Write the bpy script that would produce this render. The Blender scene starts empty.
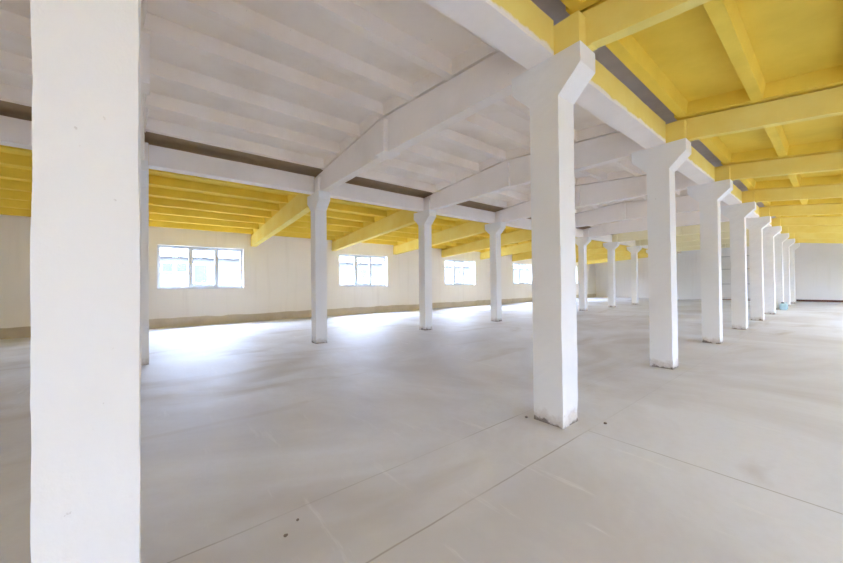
import bpy, bmesh, math, random
from mathutils import Vector, Matrix, noise
C = bpy.context.scene
COL = C.collection

# ------------------------------------------------------------------ camera, world, light, exposure
YAW, TILT, ROLL, FPX = 0.89236, 0.01032, -0.01032, 336.604
cam_data = bpy.data.cameras.new('camera')
cam_data.sensor_width = 36.0
cam_data.lens = FPX / 843.0 * 36.0
cam_data.shift_y = -0.0011
cam_data.clip_start = 0.05
cam = bpy.data.objects.new('camera', cam_data)
COL.objects.link(cam)
fw = Vector((-math.sin(YAW) * math.cos(TILT), math.cos(YAW) * math.cos(TILT), math.sin(TILT)))
rt = Vector((math.cos(YAW), math.sin(YAW), 0))
up = rt.cross(fw)
rt2 = rt * math.cos(ROLL) + up * math.sin(ROLL)
up2 = -rt * math.sin(ROLL) + up * math.cos(ROLL)
m = Matrix((rt2, up2, -fw)).transposed().to_4x4()
m.translation = Vector((1.6263, -2.8558, 1.2425))
cam.matrix_world = m
C.camera = cam

C.view_settings.view_transform = 'Standard'
C.view_settings.look = 'None'
C.view_settings.gamma = 1.0
C.view_settings.use_curve_mapping = False
C.view_settings.exposure = 1.0
C.cycles.max_bounces = 16
C.cycles.diffuse_bounces = 10
C.cycles.transparent_max_bounces = 12
C.cycles.sample_clamp_indirect = 8.0

SKY = 40.0
w = bpy.data.worlds.new('overcast_sky')
C.world = w
w.use_nodes = True
nt = w.node_tree
nt.nodes.clear()
wo = nt.nodes.new('ShaderNodeOutputWorld')
bg = nt.nodes.new('ShaderNodeBackground')
tc = nt.nodes.new('ShaderNodeTexCoord')
sp = nt.nodes.new('ShaderNodeSeparateXYZ')
rm = nt.nodes.new('ShaderNodeValToRGB')
rm.color_ramp.elements[0].position = 0.0
rm.color_ramp.elements[0].color = (0.121, 0.150, 0.222, 1)
rm.color_ramp.elements[1].position = 0.75
rm.color_ramp.elements[1].color = (0.74, 0.915, 1.38, 1)
nt.links.new(tc.outputs['Generated'], sp.inputs[0])
nt.links.new(sp.outputs['Z'], rm.inputs[0])
nt.links.new(rm.outputs[0], bg.inputs['Color'])
bg.inputs['Strength'].default_value = SKY
nt.links.new(bg.outputs[0], wo.inputs[0])


def daylight(name, loc, direction, sx, sy, power=None, color=(0.95, 0.98, 1.0)):
    """daylight entering through an opening; without a power it only guides the sky's own light"""
    ld = bpy.data.lights.new(name, 'AREA')
    ld.shape = 'RECTANGLE'
    ld.size, ld.size_y = sx, sy
    o = bpy.data.objects.new(name, ld)
    COL.objects.link(o)
    o.location = loc
    o.rotation_euler = Vector(direction).to_track_quat('-Z', 'Y').to_euler()
    if power is None:
        ld.cycles.is_portal = True
    else:
        ld.energy = power
        ld.color = color
    return o


# building measurements (metres)
XL, XR, YF, YB = -11.28, 5.82, -6.1, 26.44          # inner faces of the side walls, wall behind the camera, far wall
ROW = -5.465                                        # second row of columns; the first stands on x = 0
BAYS = [-3 + 3 * k for k in range(10)]              # column lines
WL = [(-2.69 + 5.9 * k, -0.34 + 5.9 * k) for k in range(5)]   # windows of the left wall
WZ0, WZ1 = 1.17, 2.52
WR = [(-1.6 + 3 * k, -0.3 + 3 * k) for k in range(4)]    # windows of the right wall, out of the picture
RZ0, RZ1 = 0.95, 2.36
LG = (9.3, 24.0, 1.05, 2.25)                         # unseen glazed front further down this wall, added to brighten the far end: y0, y1, z0, z1
GATE = (3.7, 4.75, 2.1)                             # open gate in the wall behind the camera: x0, x1, height
for (a_, b_) in WL:
    daylight('daylight_left_window', (XL - 0.28, (a_ + b_) / 2, (WZ0 + WZ1) / 2), (1, 0, 0), b_ - a_, WZ1 - WZ0)
for (a_, b_) in WR:
    daylight('daylight_right_window', (XR + 0.28, (a_ + b_) / 2, (RZ0 + RZ1) / 2), (-1, 0, 0), b_ - a_, RZ1 - RZ0)
daylight('daylight_added_glazing', (XR + 0.28, (LG[0] + LG[1]) / 2, (LG[2] + LG[3]) / 2), (-1, 0, 0), LG[1] - LG[0], LG[3] - LG[2])
daylight('daylight_gate', ((GATE[0] + GATE[1]) / 2, YF - 0.32, GATE[2] / 2), (0, 1, 0), GATE[1] - GATE[0], GATE[2])

# ------------------------------------------------------------------ materials


def new_mat(name, rough=0.8):
    mt = bpy.data.materials.new(name)
    mt.use_nodes = True
    n = mt.node_tree
    b = n.nodes['Principled BSDF']
    b.inputs['Roughness'].default_value = rough
    b.inputs['Specular IOR Level'].default_value = 0.25
    return mt, n, b


def nd(n, kind, **kw):
    x = n.nodes.new(kind)
    for k, v in kw.items():
        setattr(x, k, v)
    return x


def noise_tex(n, vec, scale, detail=4.0, rough=0.55, dist=0.0):
    t = nd(n, 'ShaderNodeTexNoise')
    t.inputs['Scale'].default_value = scale
    t.inputs['Detail'].default_value = detail
    t.inputs['Roughness'].default_value = rough
    t.inputs['Distortion'].default_value = dist
    n.links.new(vec, t.inputs['Vector'])
    return t.outputs['Fac']


def ramp(n, fac, p0, p1, c0=(0, 0, 0, 1), c1=(1, 1, 1, 1)):
    r = nd(n, 'ShaderNodeValToRGB')
    r.color_ramp.elements[0].position = p0
    r.color_ramp.elements[0].color = c0
    r.color_ramp.elements[1].position = p1
    r.color_ramp.elements[1].color = c1
    n.links.new(fac, r.inputs[0])
    return r.outputs[0]


def mix(n, fac, a, b, mode='MIX'):
    x = nd(n, 'ShaderNodeMix', data_type='RGBA', blend_type=mode)
    if isinstance(fac, (int, float)):
        x.inputs[0].default_value = fac
    else:
        n.links.new(fac, x.inputs[0])
    for i, v in ((6, a), (7, b)):
        if isinstance(v, tuple):
            x.inputs[i].default_value = v
        else:
            n.links.new(v, x.inputs[i])
    return x.outputs[2]


def math_(n, op, a, b=None, clamp=False):
    x = nd(n, 'ShaderNodeMath', operation=op, use_clamp=clamp)
    for i, v in ((0, a), (1, b)):
        if v is None:
            continue
        if isinstance(v, (int, float)):
            x.inputs[i].default_value = v
        else:
            n.links.new(v, x.inputs[i])
    return x.outputs[0]


def world_pos(n):
    g = nd(n, 'ShaderNodeNewGeometry')
    s = nd(n, 'ShaderNodeSeparateXYZ')
    n.links.new(g.outputs['Position'], s.inputs[0])
    return g.outputs['Position'], s.outputs, g


def bump(n, b, h, strength=0.3, dist=0.01):
    x = nd(n, 'ShaderNodeBump')
    x.inputs['Strength'].default_value = strength
    x.inputs['Distance'].default_value = dist
    n.links.new(h, x.inputs['Height'])
    n.links.new(x.outputs[0], b.inputs['Normal'])


WHITE = (0.91, 0.845, 0.78, 1)
YELLOW = (0.86, 0.63, 0.085, 1)
PALE_YELLOW = (0.87, 0.72, 0.22, 1)


def white_paint(name, col=WHITE, stain=(0.66, 0.60, 0.51, 1), amount=0.35, feet=False, coat=1.0):
    mt, n, b = new_mat(name)
    pos, s, g = world_pos(n)
    big = noise_tex(n, pos, 1.3, 5, 0.6)
    fine = noise_tex(n, pos, 9.0, 5, 0.65)
    c = mix(n, math_(n, 'MULTIPLY', ramp(n, big, 0.45, 0.75), amount), col, stain)
    speck = ramp(n, noise_tex(n, pos, 26.0, 3, 0.6), 0.72, 0.76)
    c = mix(n, math_(n, 'MULTIPLY', speck, 0.35), c, (0.42, 0.36, 0.30, 1))
    if feet:                                            # splashed and knocked bare close to the floor
        edge = math_(n, 'ADD', s['Z'], math_(n, 'MULTIPLY', math_(n, 'SUBTRACT', fine, 0.5), 0.22))
        worn = ramp(n, edge, 0.05, 0.12, (1, 1, 1, 1), (0, 0, 0, 1))
        c = mix(n, math_(n, 'MULTIPLY', worn, 0.6), c, (0.50, 0.42, 0.34, 1))
        bare = ramp(n, edge, 0.008, 0.035, (1, 1, 1, 1), (0, 0, 0, 1))
        c = mix(n, bare, c, (0.22, 0.18, 0.14, 1))
    n.links.new(c, b.inputs['Base Color'])
    bump(n, b, math_(n, 'ADD', fine, math_(n, 'MULTIPLY', noise_tex(n, pos, 60, 2), 0.25)), 0.25, 0.012)
    return mt


def yellow_paint(name, col=YELLOW, deep=(0.76, 0.54, 0.06, 1)):
    mt, n, b = new_mat(name, 0.7)
    pos, s, g = world_pos(n)
    big = noise_tex(n, pos, 1.6, 5, 0.6)
    fine = noise_tex(n, pos, 11.0, 5, 0.65)
    c = mix(n, ramp(n, big, 0.35, 0.7), col, deep)
    n.links.new(c, b.inputs['Base Color'])
    bump(n, b, fine, 0.25, 0.012)
    return mt


def two_tone(name, side):
    """row beam: white, sprayed yellow on one side face down to a ragged edge"""
    mt, n, b = new_mat(name)
    pos, s, g = world_pos(n)
    fine = noise_tex(n, pos, 9.0, 5, 0.65)
    rag = noise_tex(n, pos, 7.0, 4, 0.6)
    white = mix(n, math_(n, 'MULTIPLY', ramp(n, noise_tex(n, pos, 1.4, 5), 0.45, 0.75), 0.3), WHITE, (0.68, 0.63, 0.56, 1))
    yel = mix(n, ramp(n, noise_tex(n, pos, 1.6, 5), 0.35, 0.7), PALE_YELLOW, (0.84, 0.65, 0.15, 1))
    tc_ = nd(n, 'ShaderNodeTexCoord')
    ob = nd(n, 'ShaderNodeSeparateXYZ')
    n.links.new(tc_.outputs['Object'], ob.inputs[0])
    zz = math_(n, 'ADD', ob.outputs['Z'], math_(n, 'MULTIPLY', math_(n, 'SUBTRACT', rag, 0.5), 0.10))
    low = 0.045 if side > 0 else -0.02
    fz = ramp(n, math_(n, 'ADD', zz, 0.5), 0.5 + low - 0.012, 0.5 + low + 0.012)
    xx = ramp(n, math_(n, 'ADD', math_(n, 'MULTIPLY', ob.outputs['X'], side), 0.5), 0.595, 0.605)
    c = mix(n, math_(n, 'MULTIPLY', fz, xx), white, yel)
    n.links.new(c, b.inputs['Base Color'])
    bump(n, b, fine, 0.25, 0.012)
    return mt


def flat(name, col, rough=0.6, metal=0.0, var=0.12, scale=14.0):
    mt, n, b = new_mat(name, rough)
    pos, s, g = world_pos(n)
    f = noise_tex(n, pos, scale, 4)
    dk = tuple(v * (1 - var) for v in col[:3]) + (1,)
    n.links.new(mix(n, f, col, dk), b.inputs['Base Color'])
    b.inputs['Metallic'].default_value = metal
    return mt


M = {}
M['column'] = white_paint('chalky_white_paint', (0.85, 0.835, 0.805, 1), amount=0.18, feet=True)
M['white'] = white_paint('white_beam_paint', amount=0.25)
M['ceil'] = white_paint('dusty_white_ceiling_paint', (0.92, 0.845, 0.76, 1), (0.70, 0.59, 0.45, 1), 0.42)
M['ceil_pale'] = white_paint('pale_yellow_overspray', (0.83, 0.755, 0.50, 1), (0.80, 0.70, 0.38, 1), 0.6)
M['yellow'] = yellow_paint('yellow_paint')
M['yellow_beam'] = yellow_paint('thin_yellow_paint', PALE_YELLOW, (0.83, 0.63, 0.13, 1))
M['row_right'] = two_tone('white_and_yellow_paint', 1)
M['row_left'] = two_tone('white_with_yellow_back', -1)
M['raw'] = flat('raw_grey_concrete', (0.60, 0.54, 0.50, 1), 0.9, var=0.3, scale=6)
M['raw_brown'] = flat('raw_brown_concrete', (0.44, 0.32, 0.20, 1), 0.9, var=0.35, scale=6)
M['frame'] = flat('white_window_plastic', (0.64, 0.65, 0.66, 1), 0.35, var=0.03)
M['brown'] = flat('red_brown_strip', (0.17, 0.075, 0.055, 1), 0.7, var=0.4)
M['gate'] = flat('pale_grey_gate_paint', (0.80, 0.785, 0.765, 1), 0.6, var=0.08, scale=3)
M['gate_rail'] = flat('grey_gate_rail', (0.58, 0.57, 0.56, 1), 0.6)
M['dark'] = flat('dark_rubber', (0.05, 0.05, 0.055, 1), 0.7)
M['cyan'] = flat('pale_blue_plastic', (0.56, 0.76, 0.79, 1), 0.35, var=0.08)
M['stone'] = flat('grey_brown_rubble', (0.28, 0.23, 0.19, 1), 0.95, var=0.5, scale=40)
M['facade'] = flat('weathered_render', (0.061, 0.058, 0.053, 1), 0.9, var=0.12, scale=2)
M['facade_glass'] = flat('blue_grey_window_glass', (0.036, 0.040, 0.039, 1), 0.2, var=0.1, scale=2)
M['roof_sheet'] = flat('grey_roof_sheeting', (0.068, 0.065, 0.062, 1), 0.8, var=0.2, scale=3)
M['soil'] = flat('grey_yard', (0.12, 0.115, 0.10, 1), 0.95, var=0.2, scale=1)


def glass_mat():
    mt = bpy.data.materials.new('clear_window_glass')
    mt.use_nodes = True
    n = mt.node_tree
    n.nodes.clear()
    out = nd(n, 'ShaderNodeOutputMaterial')
    tr = nd(n, 'ShaderNodeBsdfTransparent')
    tr.inputs[0].default_value = (0.95, 0.97, 0.97, 1)
    gl = nd(n, 'ShaderNodeBsdfGlossy')
    gl.inputs['Roughness'].default_value = 0.02
    lw = nd(n, 'ShaderNodeLayerWeight')
    lw.inputs['Blend'].default_value = 0.5
    f5 = math_(n, 'ADD', math_(n, 'MULTIPLY', math_(n, 'POWER', lw.outputs['Facing'], 5.0), 0.9), 0.04)
    mx = nd(n, 'ShaderNodeMixShader')
    n.links.new(f5, mx.inputs[0])
    n.links.new(tr.outputs[0], mx.inputs[1])
    n.links.new(gl.outputs[0], mx.inputs[2])
    n.links.new(mx.outputs[0], out.inputs[0])
    return mt


M['glass'] = glass_mat()


def wall_mat(name, col, foot):
    mt, n, b = new_mat(name, 0.9)
    pos, s, g = world_pos(n)
    big = noise_tex(n, pos, 0.7, 5, 0.6)
    fine = noise_tex(n, pos, 7.0, 5, 0.65)
    c = mix(n, math_(n, 'MULTIPLY', ramp(n, big, 0.4, 0.75), 0.35), col, tuple(v * 0.88 for v in col[:3]) + (1,))
    mp = nd(n, 'ShaderNodeMapping')
    mp.inputs['Scale'].default_value = (5, 5, 0.35)
    n.links.new(pos, mp.inputs[0])
    streak = ramp(n, noise_tex(n, mp.outputs[0], 1.0, 4, 0.6), 0.55, 0.8)
    c = mix(n, math_(n, 'MULTIPLY', streak, 0.18), c, (0.55, 0.48, 0.38, 1))
    n.links.new(c, b.inputs['Base Color'])
    bump(n, b, fine, 0.2, 0.012)
    return mt


M['wall'] = wall_mat('cream_limewash', (0.87, 0.825, 0.745, 1), 0.25)
M['wall_end'] = wall_mat('off_white_limewash', (0.82, 0.80, 0.78, 1), 0.2)
M['skirt'] = white_paint('bare_plaster_band', (0.62, 0.54, 0.42, 1), (0.46, 0.37, 0.24, 1), 0.8)


def floor_mat():
    mt, n, b = new_mat('dusty_screed', 0.55)
    pos, s, g = world_pos(n)
    big = noise_tex(n, pos, 0.35, 6, 0.62, 0.6)
    mid = noise_tex(n, pos, 1.7, 6, 0.65, 0.4)
    fine = noise_tex(n, pos, 18.0, 5, 0.7)
    c = mix(n, ramp(n, big, 0.40, 0.60), (0.75, 0.765, 0.82, 1), (0.60, 0.585, 0.605, 1))
    c = mix(n, math_(n, 'MULTIPLY', ramp(n, mid, 0.5, 0.72), 0.35), c, (0.73, 0.715, 0.71, 1))
    # brownish smears drawn out along the building
    mp = nd(n, 'ShaderNodeMapping')
    mp.inputs['Scale'].default_value = (1.1, 0.35, 1)
    mp.inputs['Rotation'].default_value = (0, 0, 0.5)
    n.links.new(pos, mp.inputs[0])
    sm = ramp(n, noise_tex(n, mp.outputs[0], 1.0, 4, 0.55, 0.8), 0.56, 0.72)
    c = mix(n, math_(n, 'MULTIPLY', sm, 0.7), c, (0.475, 0.43, 0.40, 1))
    # thin white plaster scuffs
    mp2 = nd(n, 'ShaderNodeMapping')
    mp2.inputs['Scale'].default_value = (0.6, 5.0, 1)
    mp2.inputs['Rotation'].default_value = (0, 0, 0.9)
    n.links.new(pos, mp2.inputs[0])
    sc = ramp(n, noise_tex(n, mp2.outputs[0], 1.6, 5, 0.7), 0.60, 0.70)
    c = mix(n, math_(n, 'MULTIPLY', sc, 0.45), c, (0.84, 0.84, 0.86, 1))
    c = mix(n, math_(n, 'MULTIPLY', ramp(n, fine, 0.45, 0.8), 0.12), c, (0.48, 0.45, 0.43, 1))
    # pale mortar dust gathered round the feet of the near columns
    yd = math_(n, 'PINGPONG', math_(n, 'ADD', s['Y'], 600.0), 1.5)
    rad = math_(n, 'SQRT', math_(n, 'ADD', math_(n, 'POWER', math_(n, 'ABSOLUTE', s['X']), 2.0), math_(n, 'POWER', yd, 2.0)))
    rad = math_(n, 'ADD', rad, math_(n, 'MULTIPLY', math_(n, 'SUBTRACT', noise_tex(n, pos, 4.0, 5, 0.65), 0.5), 0.45))
    c = mix(n, math_(n, 'MULTIPLY', ramp(n, rad, 0.16, 0.42, (1, 1, 1, 1), (0, 0, 0, 1)), 0.55), c, (0.60, 0.535, 0.455, 1))
    # joints of the screed: along both sides of the column rows, and across on the column lines
    wob = math_(n, 'MULTIPLY', math_(n, 'SUBTRACT', noise_tex(n, pos, 3.0, 3), 0.5), 0.016)
    ax = math_(n, 'ABSOLUTE', math_(n, 'ADD', s['X'], wob))
    j1 = math_(n, 'ABSOLUTE', math_(n, 'SUBTRACT', ax, 0.285))
    ym = math_(n, 'PINGPONG', math_(n, 'ADD', math_(n, 'ADD', s['Y'], wob), 600.0), 3.0)
    j2 = math_(n, 'ADD', ym, math_(n, 'MULTIPLY', math_(n, 'LESS_THAN', s['X'], 0.285), 5.0))
    j = math_(n, 'MINIMUM', j1, j2)
    brk = ramp(n, noise_tex(n, pos, 1.1, 3), 0.36, 0.56, (0.25, 0.25, 0.25, 1), (1, 1, 1, 1))
    near = ramp(n, math_(n, 'ADD', math_(n, 'MULTIPLY', s['Y'], 0.2), 0.5), 0.44, 0.5, (1, 1, 1, 1), (0.28, 0.28, 0.28, 1))
    across = math_(n, 'LESS_THAN', j2, 0.05)
    brk = math_(n, 'MULTIPLY', brk, math_(n, 'MAXIMUM', near, math_(n, 'MULTIPLY', across, math_(n, 'LESS_THAN', s['Y'], 1.0))))
    jm = ramp(n, j, 0.002, 0.0065, (1, 1, 1, 1), (0, 0, 0, 1))
    c = mix(n, math_(n, 'MULTIPLY', jm, math_(n, 'MULTIPLY', brk, 0.75)), c, (0.27, 0.24, 0.215, 1))
    sp_ = ramp(n, noise_tex(n, pos, 8.0, 2, 0.5), 0.775, 0.79)
    c = mix(n, math_(n, 'MULTIPLY', sp_, 0.6), c, (0.34, 0.30, 0.27, 1))
    n.links.new(c, b.inputs['Base Color'])
    rg = nd(n, 'ShaderNodeMapRange')
    rg.inputs['To Min'].default_value = 0.42
    rg.inputs['To Max'].default_value = 0.7
    n.links.new(mid, rg.inputs[0])
    n.links.new(rg.outputs[0], b.inputs['Roughness'])
    b.inputs['Specular IOR Level'].default_value = 0.35
    bump(n, b, math_(n, 'SUBTRACT', fine, math_(n, 'MULTIPLY', jm, 1.5)), 0.12, 0.006)
    return mt


M['floor'] = floor_mat()

# ------------------------------------------------------------------ mesh helpers


def obj(name, bm, mat, parent=None, loc=(0, 0, 0)):
    me = bpy.data.meshes.new(name)
    bmesh.ops.recalc_face_normals(bm, faces=bm.faces)
    bm.to_mesh(me)
    bm.free()
    for mm in (mat if isinstance(mat, (list, tuple)) else [mat]):
        me.materials.append(mm)
    o = bpy.data.objects.new(name, me)
    COL.objects.link(o)
    o.location = loc
    if parent is not None:
        o.parent = parent
    return o


def hexa(bm, p, mi=0):
    """p: 4 bottom corners counter-clockwise, then the 4 above them"""
    v = [bm.verts.new(q) for q in p]
    fs = [(3, 2, 1, 0), (4, 5, 6, 7), (0, 1, 5, 4), (1, 2, 6, 5), (2, 3, 7, 6), (3, 0, 4, 7)]
    out = []
    for f in fs:
        fc = bm.faces.new([v[i] for i in f])
        fc.material_index = mi
        out.append(fc)
    return v, out


def box(bm, x0, x1, y0, y1, z0, z1, mi=0):
    return hexa(bm, [(x0, y0, z0), (x1, y0, z0), (x1, y1, z0), (x0, y1, z0), (x0, y0, z1), (x1, y0, z1), (x1, y1, z1), (x0, y1, z1)], mi)


def prism(bm, poly, y0, y1, mi=0):
    """poly in x,z drawn out along y"""
    a = [bm.verts.new((x, y0, z)) for x, z in poly]
    b = [bm.verts.new((x, y1, z)) for x, z in poly]
    k = len(poly)
    fs = [bm.faces.new(a), bm.faces.new(b[::-1])]
    for i in range(k):
        fs.append(bm.faces.new([a[i], a[(i + 1) % k], b[(i + 1) % k], b[i]]))
    for f in fs:
        f.material_index = mi
    return fs


def bevel(bm, w_=0.01, seg=2):
    es = [e for e in bm.edges if len(e.link_faces) == 2 and e.calc_face_angle(0) > 0.4]
    bmesh.ops.bevel(bm, geom=es, offset=w_, segments=seg, affect='EDGES', profile=0.6)


def slice_axis(bm, axis, lo, hi, step):
    n_ = int((hi - lo) / step)
    for i in range(1, n_):
        co = [0, 0, 0]
        no = [0, 0, 0]
        co[axis] = lo + (hi - lo) * i / n_
        no[axis] = 1
        bmesh.ops.bisect_plane(bm, geom=bm.verts[:] + bm.edges[:] + bm.faces[:], plane_co=co, plane_no=no, dist=1e-5)


def roughen(bm, amp, scale, off, keep=None):
    for v in bm.verts:
        q = (v.co + off) * scale
        d = noise.noise_vector(q) * amp + noise.noise_vector(q * 3.7) * amp * 0.45
        if keep:
            d = keep(v.co, d)
        v.co += d


def setp(o, label=None, cat=None, group=None, kind=None):
    if label:
        o['label'] = label
    if cat:
        o['category'] = cat
    if group:
        o['group'] = group
    if kind:
        o['kind'] = kind
    return o


def empty(name, loc=(0, 0, 0)):
    o = bpy.data.objects.new(name, None)
    COL.objects.link(o)
    o.location = loc
    o.empty_display_size = 0.2
    return o


# ------------------------------------------------------------------ roof line: height of the underside of the ribs


def zr(x):
    if x > -0.1:
        return 3.555 - 0.13 * max(0.0, x - 0.2)
    if x > -5.4:
        return 3.815 - 0.083 * abs(x + 2.73)
    return 3.50 - 0.0912 * max(0.0, -5.75 - x)


# ------------------------------------------------------------------ setting: floor, walls
bm = bmesh.new()
box(bm, XL - 0.4, XR + 0.4, YF - 0.4, YB + 0.4, -0.15, 0)
setp(obj('floor', bm, M['floor']), 'dusty pale grey screed floor of the empty hall', 'floor', kind='structure')

T = 0.36


def wall_with_openings(name, x_in, x_out, ops, z0, z1, top, label, mat):
    bm = bmesh.new()
    xa, xb = min(x_in, x_out), max(x_in, x_out)
    box(bm, xa, xb, YF - T, YB + T, 0, z0)
    box(bm, xa, xb, YF - T, YB + T, z1, top)
    y = YF - T
    for a_, b_ in ops:
        box(bm, xa, xb, y, a_, z0, z1)
        y = b_
    box(bm, xa, xb, y, YB + T, z0, z1)
    return setp(obj(name, bm, mat), label, 'wall', kind='structure')


wall_with_openings('wall_left', XL, XL - T, WL, WZ0, WZ1, 3.15, 'long cream limewashed wall with the row of windows', M['wall'])
bm = bmesh.new()
yy = YF - T
for a_, b_, c_, d_ in [(a, b, RZ0, RZ1) for a, b in WR] + [LG]:
    box(bm, XR, XR + T, yy, a_, 0, 3.05)
    box(bm, XR, XR + T, a_, b_, 0, c_)
    box(bm, XR, XR + T, a_, b_, d_, 3.05)
    yy = b_
box(bm, XR, XR + T, yy, YB + T, 0, 3.05)
setp(obj('wall_right', bm, M['wall']), 'long cream wall on the daylight side', 'wall', kind='structure')
# far wall follows the roof
bm = bmesh.new()
poly = [(XL - T, 0), (XR + T, 0), (XR + T, zr(XR) + 0.12), (0.2, zr(0.2) + 0.12), (-0.2, zr(-0.2) + 0.12), (-2.73, 3.93), (-5.3, zr(-5.3) + 0.12), (-5.75, 3.62), (XL - T, zr(XL) + 0.10)]
prism(bm, poly, YB, YB + T)
setp(obj('wall_back', bm, M['wall_end']), 'off-white end wall at the far end of the hall', 'wall', kind='structure')
bm = bmesh.new()
gx0, gx1, gz = GATE
prism(bm, [(XL - T, 0), (gx0, 0), (gx0, 3.5), (-2.73, 3.93), (-5.3, zr(-5.3) + 0.12), (-5.75, 3.62), (XL - T, zr(XL) + 0.10)], YF - T, YF)
prism(bm, [(gx0, gz), (gx1, gz), (gx1, zr(gx1) + 0.12), (0.2, zr(0.2) + 0.12), (gx0, zr(gx0) + 0.12)], YF - T, YF)
prism(bm, [(gx1, 0), (XR + T, 0), (XR + T, zr(XR) + 0.12), (gx1, zr(gx1) + 0.12)], YF - T, YF)
setp(obj('wall_front', bm, M['wall']), 'wall with a wide gate opening behind the viewer', 'wall', kind='structure')
# bare plaster band along the foot of the window wall
bm = bmesh.new()
box(bm, XL - 0.02, XL + 0.022, YF, YB, 0, 0.27)
slice_axis(bm, 1, YF, YB, 0.12)
for v in bm.verts:
    if v.co.z > 0.2:
        v.co.z += noise.noise(v.co * 1.7) * 0.035 + noise.noise(v.co * 6.0) * 0.018
    if v.co.x > XL:
        v.co.x += noise.noise(v.co * 3.0) * 0.006
setp(obj('baseboard_left', bm, M['skirt']), 'bare brownish plaster band along the foot of the window wall', 'baseboard', kind='structure')
bm = bmesh.new()
box(bm, 0.05, XR, YB - 0.05, YB + 0.02, 0.015, 0.125)
slice_axis(bm, 0, 0.05, XR, 0.1)
roughen(bm, 0.008, 4.0, Vector((3, 1, 2)), lambda c, d: Vector((0, d.y, d.z)))
setp(obj('baseboard_back', bm, M['brown']), 'dark red-brown strip along the foot of the far end wall', 'baseboard', kind='structure')

# ------------------------------------------------------------------ ceilings: ribbed slabs, one panel for each bay


def rib(bm, x, y0, y1, mi=0, depth=0.165):
    z = zr(x)
    prism(bm, [(x - 0.052, z), (x + 0.052, z), (x + 0.085, z + depth + 0.01), (x - 0.085, z + depth + 0.01)], y0, y1, mi)


def cross_rib(bm, xs, y, hw, s):
    """rib at a slab's end, over the cross beam; s points into the bay"""
    for xa, xb in zip(xs, xs[1:]):
        za, zb = zr(xa), zr(xb)
        d = 0.17
        ya, yb, yc = y + s * 0.012, y + s * 0.095, y + s * 0.125
        p = [(xa, ya, za), (xb, ya, zb), (xb, yb, zb), (xa, yb, za), (xa, ya, za + d), (xb, ya, zb + d), (xb, yc, zb + d), (xa, yc, za + d)]
        if s < 0:
            p = [p[3], p[2], p[1], p[0], p[7], p[6], p[5], p[4]]
        hexa(bm, p)


def ceiling(name, ribs, x_lo, x_hi, mats, label, strips):
    root = setp(empty(name), label, 'ceiling', kind='structure')
    for y0 in [-6 + 3 * k for k in range(11)]:
        y1 = y0 + 3 if y0 < 24 else YB
        if y0 == -6:
            y0 = YF
        mat = mats(y0)
        bm = bmesh.new()
        xs = sorted(set([x_lo] + ribs + [x_hi]))
        for xa, xb in zip(xs, xs[1:]):
            za, zb = zr(xa) + 0.165, zr(xb) + 0.165
            hexa(bm, [(xa, y0, za), (xb, y0, zb), (xb, y1, zb), (xa, y1, za), (xa, y0, za + 0.12), (xb, y0, zb + 0.12), (xb, y1, zb + 0.12), (xa, y1, za + 0.12)])
        for x in ribs:
            rib(bm, x, y0 + 0.012, y1 - 0.012)
        cross_rib(bm, xs, y0, 0, 1)
        cross_rib(bm, xs, y1, 0, -1)
        bmesh.ops.recalc_face_normals(bm, faces=bm.faces)
        p = obj('ceiling_panel', bm, mat, root)
    for xa, xb, sm in strips:
        bm = bmesh.new()
        z = min(zr(xa), zr(xb)) + 0.15
        box(bm, xa, xb, YF, YB, z, z + 0.12)
        obj('joint_strip', bm, sm, root)
    return root


P = 0.745
mid_ribs = [-2.73 + P * k for k in range(-3, 4)]
right_ribs = [0.285 + P * k for k in range(8)]
left_ribs = [-5.78 - P * k for k in range(8)]
ceiling('ceiling', mid_ribs, -5.05, -0.41, lambda y: M['ceil_pale'] if y > 13 else M['ceil'], 'greyish white ribbed concrete ceiling over the middle aisle', [(-5.72, -5.05, M['raw_brown'])])
ceiling('ceiling', right_ribs, 0.20, XR + T, lambda y: M['yellow'], 'yellow ribbed concrete ceiling over the aisle beside the near column row', [(-0.41, 0.20, M['raw'])])
ceiling('ceiling', left_ribs, XL - T, -5.72, lambda y: M['yellow'], 'yellow ribbed concrete ceiling over the aisle along the window wall', [])

# ------------------------------------------------------------------ windows of the left wall


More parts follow.
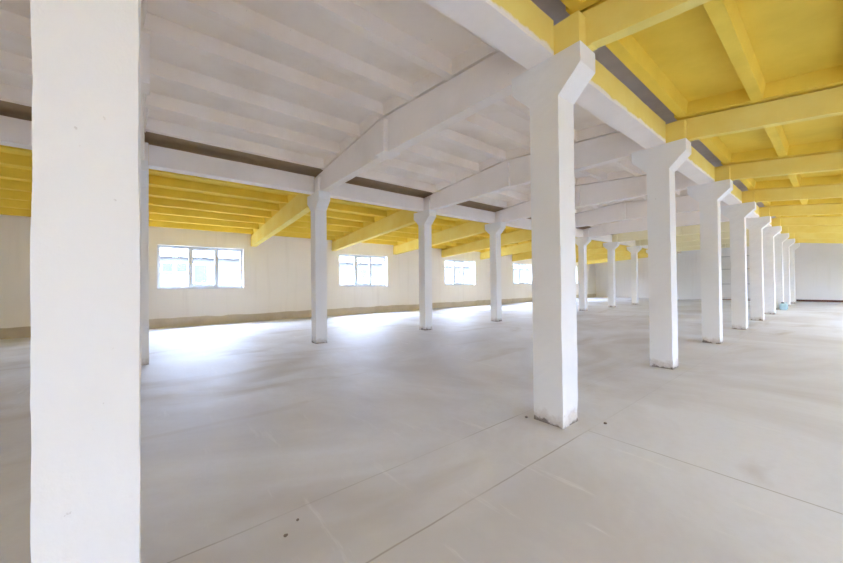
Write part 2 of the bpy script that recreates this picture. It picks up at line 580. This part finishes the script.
def window(i, x, ya, yb, z0, z1, s, kind_label):
    """three-light plastic window; s = +1 when the room lies towards +x of it"""
    root = setp(empty('window_%d' % i, (x, (ya + yb) / 2, z0)), kind_label, 'window', kind='structure')
    W_, H_ = yb - ya, z1 - z0
    h = W_ / 2
    fr = bmesh.new()
    t, d = 0.07, 0.035
    box(fr, -d, d, -h, h, 0, t)
    box(fr, -d, d, -h, h, H_ - t, H_)
    cuts = [-h, -h + W_ * 0.355, -h + W_ * 0.675, h]
    for c in cuts:
        c0 = min(max(c - t / 2 - 0.005, -h), h - t)
        box(fr, -d, d, c0, c0 + t, t, H_ - t)
    bevel(fr, 0.006, 1)
    obj('window_frame', fr, M['frame'], root)
    # opening sash in the middle, proud of the frame
    sa = bmesh.new()
    a_, b_ = cuts[1] + 0.012, cuts[2] - 0.012
    k = 0.06
    xo = 0.018 * s
    box(sa, xo - 0.034, xo + 0.034, a_, b_, t * 0.6, t * 0.6 + k)
    box(sa, xo - 0.034, xo + 0.034, a_, b_, H_ - t * 0.6 - k, H_ - t * 0.6)
    box(sa, xo - 0.034, xo + 0.034, a_, a_ + k, t * 0.6 + k, H_ - t * 0.6 - k)
    box(sa, xo - 0.034, xo + 0.034, b_ - k, b_, t * 0.6 + k, H_ - t * 0.6 - k)
    bevel(sa, 0.006, 1)
    sash = obj('sash', sa, M['frame'], root)
    hd = bmesh.new()
    hx_ = xo + 0.05 * s
    box(hd, min(xo + 0.03 * s, hx_), max(xo + 0.03 * s, hx_), a_ + 0.018, a_ + 0.042, H_ * 0.48, H_ * 0.53)
    box(hd, hx_ - 0.008, hx_ + 0.008, a_ + 0.02, a_ + 0.04, H_ * 0.42, H_ * 0.53)
    bevel(hd, 0.004, 1)
    obj('handle', hd, M['frame'], sash)
    for q in range(3):
        g = bmesh.new()
        u0, u1 = cuts[q] + 0.03, cuts[q + 1] - 0.03
        if q == 1:
            u0, u1 = a_ + k - 0.008, b_ - k + 0.008
        box(g, -0.004, 0.004, u0, u1, t - 0.01 + (0.04 if q == 1 else 0), H_ - t + 0.01 - (0.04 if q == 1 else 0))
        obj('pane', g, M['glass'], root)
    sl = bmesh.new()
    box(sl, min(0.03 * s, 0.215 * s), max(0.03 * s, 0.215 * s), -h, h, -0.012, 0.012)
    bevel(sl, 0.004, 1)
    obj('sill', sl, M['frame'], root)
    return root


ORD = ['first', 'second', 'third', 'fourth', 'fifth', 'sixth', 'seventh', 'eighth', 'ninth', 'tenth', 'eleventh']
for i, (ya, yb) in enumerate(WL):
    window(i + 1, XL - 0.21, ya, yb, WZ0, WZ1, 1, '%s three-light white window along the cream wall, counted from the viewer' % ORD[i])
for i, (ya, yb) in enumerate(WR):
    window(i + 6, XR + 0.21, ya, yb, RZ0, RZ1, -1, '%s window of the opposite side wall, outside the picture' % ORD[i])

n_ = 8
for i in range(n_):
    wd = (LG[1] - LG[0]) / n_
    window(11 + i, XR + 0.21, LG[0] + wd * i, LG[0] + wd * (i + 1), LG[2], LG[3], -1, '%s light of the added glazed front, outside the picture' % ORD[i])

# ------------------------------------------------------------------ far gate
root = setp(empty('door_1', (-2.75, YB - 0.03, 0)), 'pale grey gate with two rails in the far end wall', 'gate', kind='structure')
bm = bmesh.new()
box(bm, -1.3, 1.3, -0.02, 0.02, 0.05, 2.85)
obj('gate_leaf', bm, M['gate'], root)
bm = bmesh.new()
for z in (0.12, 1.04, 2.0, 2.82):
    box(bm, -1.3, 1.3, -0.05, -0.02, z - 0.03, z + 0.03)
for x in (-1.28, 0, 1.28):
    box(bm, x - 0.03, x + 0.03, -0.05, -0.02, 0.05, 2.85)
obj('gate_rails', bm, M['gate_rail'], root)
bm = bmesh.new()
box(bm, -1.3, 1.3, -0.03, 0.03, 0, 0.05)
obj('bottom_seal', bm, M['brown'], root)

# ------------------------------------------------------------------ columns
random.seed(4)
ZJ, ZT, ZC = 2.848, 3.048, 3.2115          # shaft top, tip of the flare, cap top
FL = 0.334


def column(x, y, ax, ay, name_label, group, seed):
    root = setp(empty('concrete_column', (x, y, 0)), name_label, 'column', group, 'thing')
    off = Vector((seed * 7.3, seed * 3.1, seed * 1.7))
    bm = bmesh.new()
    box(bm, -ax, ax, -ay, ay, 0, ZJ)
    bevel(bm, 0.011, 2)
    slice_axis(bm, 2, 0, ZJ, 0.045)
    slice_axis(bm, 0, -ax, ax, 0.05)
    slice_axis(bm, 1, -ay, ay, 0.05)

    def keep(c, d):
        if c.z < 0.001:
            return Vector((d.x, d.y, 0))
        if c.z > ZJ - 0.001:
            return Vector((0, 0, 0))
        if c.z < 0.16:                        # chipped foot
            return Vector((d.x * 1.8, d.y * 1.8, d.z))
        return d
    roughen(bm, 0.004, 5.5, off, keep)
    # chips knocked out of the lowest edges
    for v in bm.verts:
        if 0.001 < v.co.z < 0.1 and noise.noise((v.co + off) * 11.0) > 0.15:
            v.co.x *= 0.955
            v.co.y *= 0.955
    o = obj('shaft', bm, M['column'], root)
    for p in o.data.polygons:
        p.use_smooth = False
    bm = bmesh.new()
    prism(bm, [(-ax, ZJ), (ax, ZJ), (FL, ZT), (FL, ZC), (-FL, ZC), (-FL, ZT)], -ay, ay)
    bevel(bm, 0.011, 2)
    slice_axis(bm, 0, -FL, FL, 0.05)
    slice_axis(bm, 2, ZJ, ZC, 0.045)
    roughen(bm, 0.0055, 5.5, off, lambda c, d: Vector((0, 0, 0)) if c.z < ZJ + 0.001 or c.z > ZC - 0.001 else d)
    obj('capital', bm, M['column'], root)
    return root


near_names = ['wide white column filling the left of the view, closest of all',
              'tall white column in the middle of the floor, its flared head in full view',
              'white column just behind the tall middle one in the near row',
              'third full-height column of the receding near row, pale grey with a chipped foot',
              'fourth full-height column of the receding near row, narrower to the eye than the third',
              'fifth full-height column of the receding near row',
              'sixth full-height column of the receding near row, before the pale blue canister',
              'seventh full-height column of the receding near row, pale blue canister at its foot',
              'eighth full-height column of the receding near row, last but one',
              'last column of the near row, next to the far end wall']
far_names = ['window-side column mostly hidden by the wide column at the left of the view',
             'window-side column between the first and the second window',
             'window-side column between the second and the third window',
             'window-side column between the third and the fourth window',
             'window-side column hidden behind the tall middle column',
             'window-side column seen just beside the tall middle column',
             'middle one of three window-side columns framed by the two nearest full columns',
             'farthest of three window-side columns framed by the two nearest full columns',
             'window-side column last but one before the far end wall',
             'window-side column closest to the far end wall']
for k, y in enumerate(BAYS):
    if k == 0:
        column(0.02, -3.006, 0.12, 0.121, near_names[k], 'columns of the near row', k)
    else:
        column(0, y, 0.139, 0.132, near_names[k], 'columns of the near row', k)
for k, y in enumerate(BAYS):
    column(ROW, y, 0.126, 0.126, far_names[k], 'columns of the window-side row', k + 20)

# ------------------------------------------------------------------ beams along the rows
ZB = 3.2125


def row_beam(x0, x1, ya, yb, ztop, mat, label, group, seed):
    xc = (x0 + x1) / 2
    bm = bmesh.new()
    h = (yb - ya) / 2
    box(bm, x0 - xc, x1 - xc, -h, h, 0, ztop - ZB)
    bevel(bm, 0.01, 2)
    slice_axis(bm, 1, -h, h, 0.1)
    off = Vector((seed * 5.1, seed, 2.0))
    roughen(bm, 0.005, 4.0, off, lambda c, d: Vector((d.x, 0, max(d.z, 0) if c.z < 0.02 else d.z)))
    o = obj('row_beam', bm, mat, None, (xc, (ya + yb) / 2, ZB))
    return setp(o, label, 'beam', group, 'thing')


ys = [YF] + BAYS + [YB]
for k, (ya, yb) in enumerate(zip(ys, ys[1:])):
    a_ = ya + (0.128 if k else 0.004)
    b_ = yb - (0.128 if k < len(ys) - 2 else 0.004)
    where = ('ending on the closest wide column' if k == 0 else
             'from the last column to the far end wall' if k == len(ys) - 2 else
             'from the closest wide column to the tall middle column' if k == 1 else
             '%s gap beyond the tall middle column' % ORD[k - 2])
    row_beam(-0.15, 0.104, a_, b_, 3.515, M['row_right'], 'white roof beam with yellow side, %s' % where, 'beams along the near column row', k)
    where = ('reaching the hidden column at the left edge' if k == 0 else
             'from the last window-side column to the far end wall' if k == len(ys) - 2 else
             'over the %s gap between window-side columns' % ORD[k - 1])
    row_beam(ROW - 0.11, ROW + 0.11, a_, b_, 3.55, M['row_left'], 'white roof beam, %s' % where, 'beams along the window-side column row', k + 30)

# ------------------------------------------------------------------ cross beams
BW = 0.078
EW = 0.126


def cross_beam(y, poly, end_blocks, mat, label, group, seed, plate=None, by=(-BW, BW)):
    root = setp(empty('cross_beam', (poly[0][0], y, poly[0][1])), label, 'beam', group, 'thing')
    x0, z0 = poly[0]
    bm = bmesh.new()
    prism(bm, [(px - x0, pz - z0) for px, pz in poly], *by)
    bevel(bm, 0.012, 2)
    lo, hi = min(p[0] for p in poly) - x0, max(p[0] for p in poly) - x0
    slice_axis(bm, 0, lo, hi, 0.12)
    off = Vector((seed * 2.3, seed * 4.7, 1.0))
    roughen(bm, 0.006, 3.5, off, lambda c, d: Vector((0, d.y, max(0, d.z * 0.6) if abs(c.z + z0 - 3.22) < 0.02 else d.z * 0.6)))
    obj('beam_body', bm, mat, root)
    for xa, xb, za, zb in end_blocks:
        bm = bmesh.new()
        box(bm, xa - x0, xb - x0, -EW, EW, za - z0, zb - z0)
        bevel(bm, 0.008, 2)
        obj('end_block', bm, mat, root)
    if plate:
        xa, xb, za, zb = plate
        bm = bmesh.new()
        for s in (-1, 1):
            box(bm, xa - x0, xb - x0, min(s * BW * 0.9, s * (BW + 0.065)), max(s * BW * 0.9, s * (BW + 0.065)), za - z0, zb - z0)
        bevel(bm, 0.01, 2)
        obj('splice_plate', bm, mat, root)
    return root


g = 0.022
for k, y in enumerate(BAYS):
    nm = ['on the closest wide column', 'meeting the tall middle column', 'meeting the column behind the tall middle one'][k] if k < 3 else '%s column line beyond the tall middle column' % ORD[k - 2]
    # middle aisle: shallow gable with the splice in the middle
    mid = [(-5.10, 3.216), (-5.09, 3.205), (-2.73, 3.235), (-0.375, 3.205), (-0.365, 3.216), (-0.004, 3.216), (-0.004, 3.56), (-0.41, zr(-0.41) - g), (-2.73, zr(-2.73) - g), (-5.12, zr(-5.12) - g), (-5.461, 3.56), (-5.461, 3.216)]
    pale = M['ceil_pale'] if y > 14 else M['white']
    cross_beam(y, mid, [(-0.325, -0.006, 3.2145, 3.50), (-5.458, -5.14, 3.2145, 3.50)], pale,
               '%s gabled cross beam over middle aisle, %s' % ('pale yellow' if y > 14 else 'white', nm), 'cross beams over the middle aisle', k, (-2.845, -2.60, 3.235, 3.73))
    # yellow beam over the aisle beside the near row
    right = [(0.004, 3.216), (0.365, 3.216), (0.372, 3.222), (XR - 0.004, 3.222 - 0.12 * 5.445), (XR - 0.004, zr(XR) - g), (0.2, zr(0.2) - g), (0.004, zr(0.2) - g)]
    cross_beam(y, right, [(0.006, 0.322, 3.2145, 3.47)], M['yellow_beam'], 'yellow cross beam sloping away from near row, %s' % nm, 'yellow cross beams beside the near row', k + 40, None, (-0.01, 0.095))
    # yellow beam over the window aisle
    left = [(XL + 0.004, 2.615), (-5.86, 2.99), (-5.84, 3.216), (-5.469, 3.216), (-5.469, 3.48), (-5.75, zr(-5.75) - g), (XL + 0.004, zr(XL) - g)]
    cross_beam(y, left, [(-5.785, -5.472, 3.2145, 3.45)], M['yellow_beam'], 'yellow beam sloping down to the window wall %s' %
               'from the %s window-side column' % ORD[k], 'yellow cross beams over the window aisle', k + 60, None, (-0.115, 0.06))

# ------------------------------------------------------------------ small things on the floor
root = setp(empty('water_canister', (0.16, 17.72, 0)), 'pale blue plastic canister with a dark cap at the foot of a distant column', 'canister')
bm = bmesh.new()
box(bm, -0.12, 0.12, -0.09, 0.09, 0.0, 0.28)
bmesh.ops.bevel(bm, geom=bm.edges[:], offset=0.035, segments=3, affect='EDGES')
obj('body', bm, M['cyan'], root)
bm = bmesh.new()
bmesh.ops.create_cone(bm, cap_ends=True, segments=20, radius1=0.045, radius2=0.04, depth=0.05, matrix=Matrix.Translation((-0.03, 0, 0.303)))
obj('cap', bm, M['dark'], root)
bm = bmesh.new()
for xa, xb, za, zb in ((0.02, 0.04, 0.265, 0.33), (0.08, 0.10, 0.265, 0.33), (0.02, 0.10, 0.315, 0.335)):
    box(bm, xa, xb, -0.015, 0.015, za, zb)
bevel(bm, 0.006, 1)
obj('handle', bm, M['cyan'], root)


def crumb(x, y, r, label, seed, flat_=0.6):
    bm = bmesh.new()
    bmesh.ops.create_icosphere(bm, subdivisions=2, radius=r)
    for v in bm.verts:
        v.co *= 1 + 0.4 * noise.noise(v.co / r * 1.3 + Vector((seed, 0, 0)))
        v.co.z *= flat_
    zmin = min(v.co.z for v in bm.verts)
    o = obj('concrete_crumb', bm, M['stone'], None, (x, y, -zmin - 0.001))
    return setp(o, label, 'rubble', None, 'thing')


crumb(0.322, 0.245, 0.014, 'brown crumb of concrete lying just beside the foot of the tall middle column', 1)
crumb(-0.115, -2.335, 0.011, 'dark crumb on the open floor beside the wide closest column, the one towards the viewer', 2, 0.4)
crumb(-0.19, -2.25, 0.008, 'tiny dark crumb on the open floor, a hand away from the larger one', 3, 0.4)
crumb(-0.20, -0.16, 0.013, 'brown crumb lying at the shaded corner of the tall middle column', 4)

# ------------------------------------------------------------------ outside: yard and the building opposite
bm = bmesh.new()
box(bm, -60, 40, -40, 60, -0.5, -0.16)
setp(obj('ground', bm, M['soil']), 'grey yard outside the windows', 'ground', kind='structure')
XN = -19.0
root = setp(empty('neighbouring_building', (XN, 8, 0)), 'low neighbouring building with a sheet roof and small windows, outside the windows', 'building', kind='thing')
bm = bmesh.new()
box(bm, -7, 0, -38, 70, -0.2, 2.72)
obj('wall', bm, M['facade'], root)
bm = bmesh.new()
n_ = 432
prof = []
for i in range(n_):
    y0, y1 = -38.3 + i * 108.6 / n_, -38.3 + (i + 1) * 108.6 / n_
    z0, z1 = 0.03 * math.sin(i * math.pi / 2), 0.03 * math.sin((i + 1) * math.pi / 2)
    hexa(bm, [(-3.5, y0, 3.5 + z0), (0.12, y0, 2.70 + z0), (0.12, y1, 2.70 + z1), (-3.5, y1, 3.5 + z1), (-3.5, y0, 3.55 + z0), (0.12, y0, 2.75 + z0), (0.12, y1, 2.75 + z1), (-3.5, y1, 3.55 + z1)])
obj('roof', bm, M['roof_sheet'], root)
for y in [-2.19 - 8, -1.62 - 8, -2.19, -1.62, 4.2, 5.1, 11.2, 12.0, 17, 18, 24, 25]:
    bm = bmesh.new()
    yy = y - 8
    for (a_, b_, c_, d_) in ((-0.27, 0.27, 1.93, 1.98), (-0.27, 0.27, 2.40, 2.45), (-0.27, -0.22, 1.98, 2.40), (0.22, 0.27, 1.98, 2.40)):
        box(bm, -0.05, 0.03, yy + a_, yy + b_, c_, d_)
    f = obj('window', bm, M['frame'], root)
    bm = bmesh.new()
    box(bm, -0.05, 0.012, yy - 0.23, yy + 0.23, 1.97, 2.41)
    obj('pane', bm, M['facade_glass'], f)
for y in (-0.83, 8.6, 15.0, 21.5):
    bm = bmesh.new()
    yy = y - 8
    for (a_, b_, c_, d_) in ((-0.34, 0.34, 1.38, 1.43), (-0.34, 0.34, 2.35, 2.40), (-0.34, -0.29, 1.43, 2.35), (0.29, 0.34, 1.43, 2.35)):
        box(bm, -0.05, 0.03, yy + a_, yy + b_, c_, d_)
    f = obj('window', bm, M['frame'], root)
    bm = bmesh.new()
    box(bm, -0.05, 0.012, yy - 0.30, yy + 0.30, 1.42, 2.36)
    obj('pane', bm, M['facade_glass'], f)
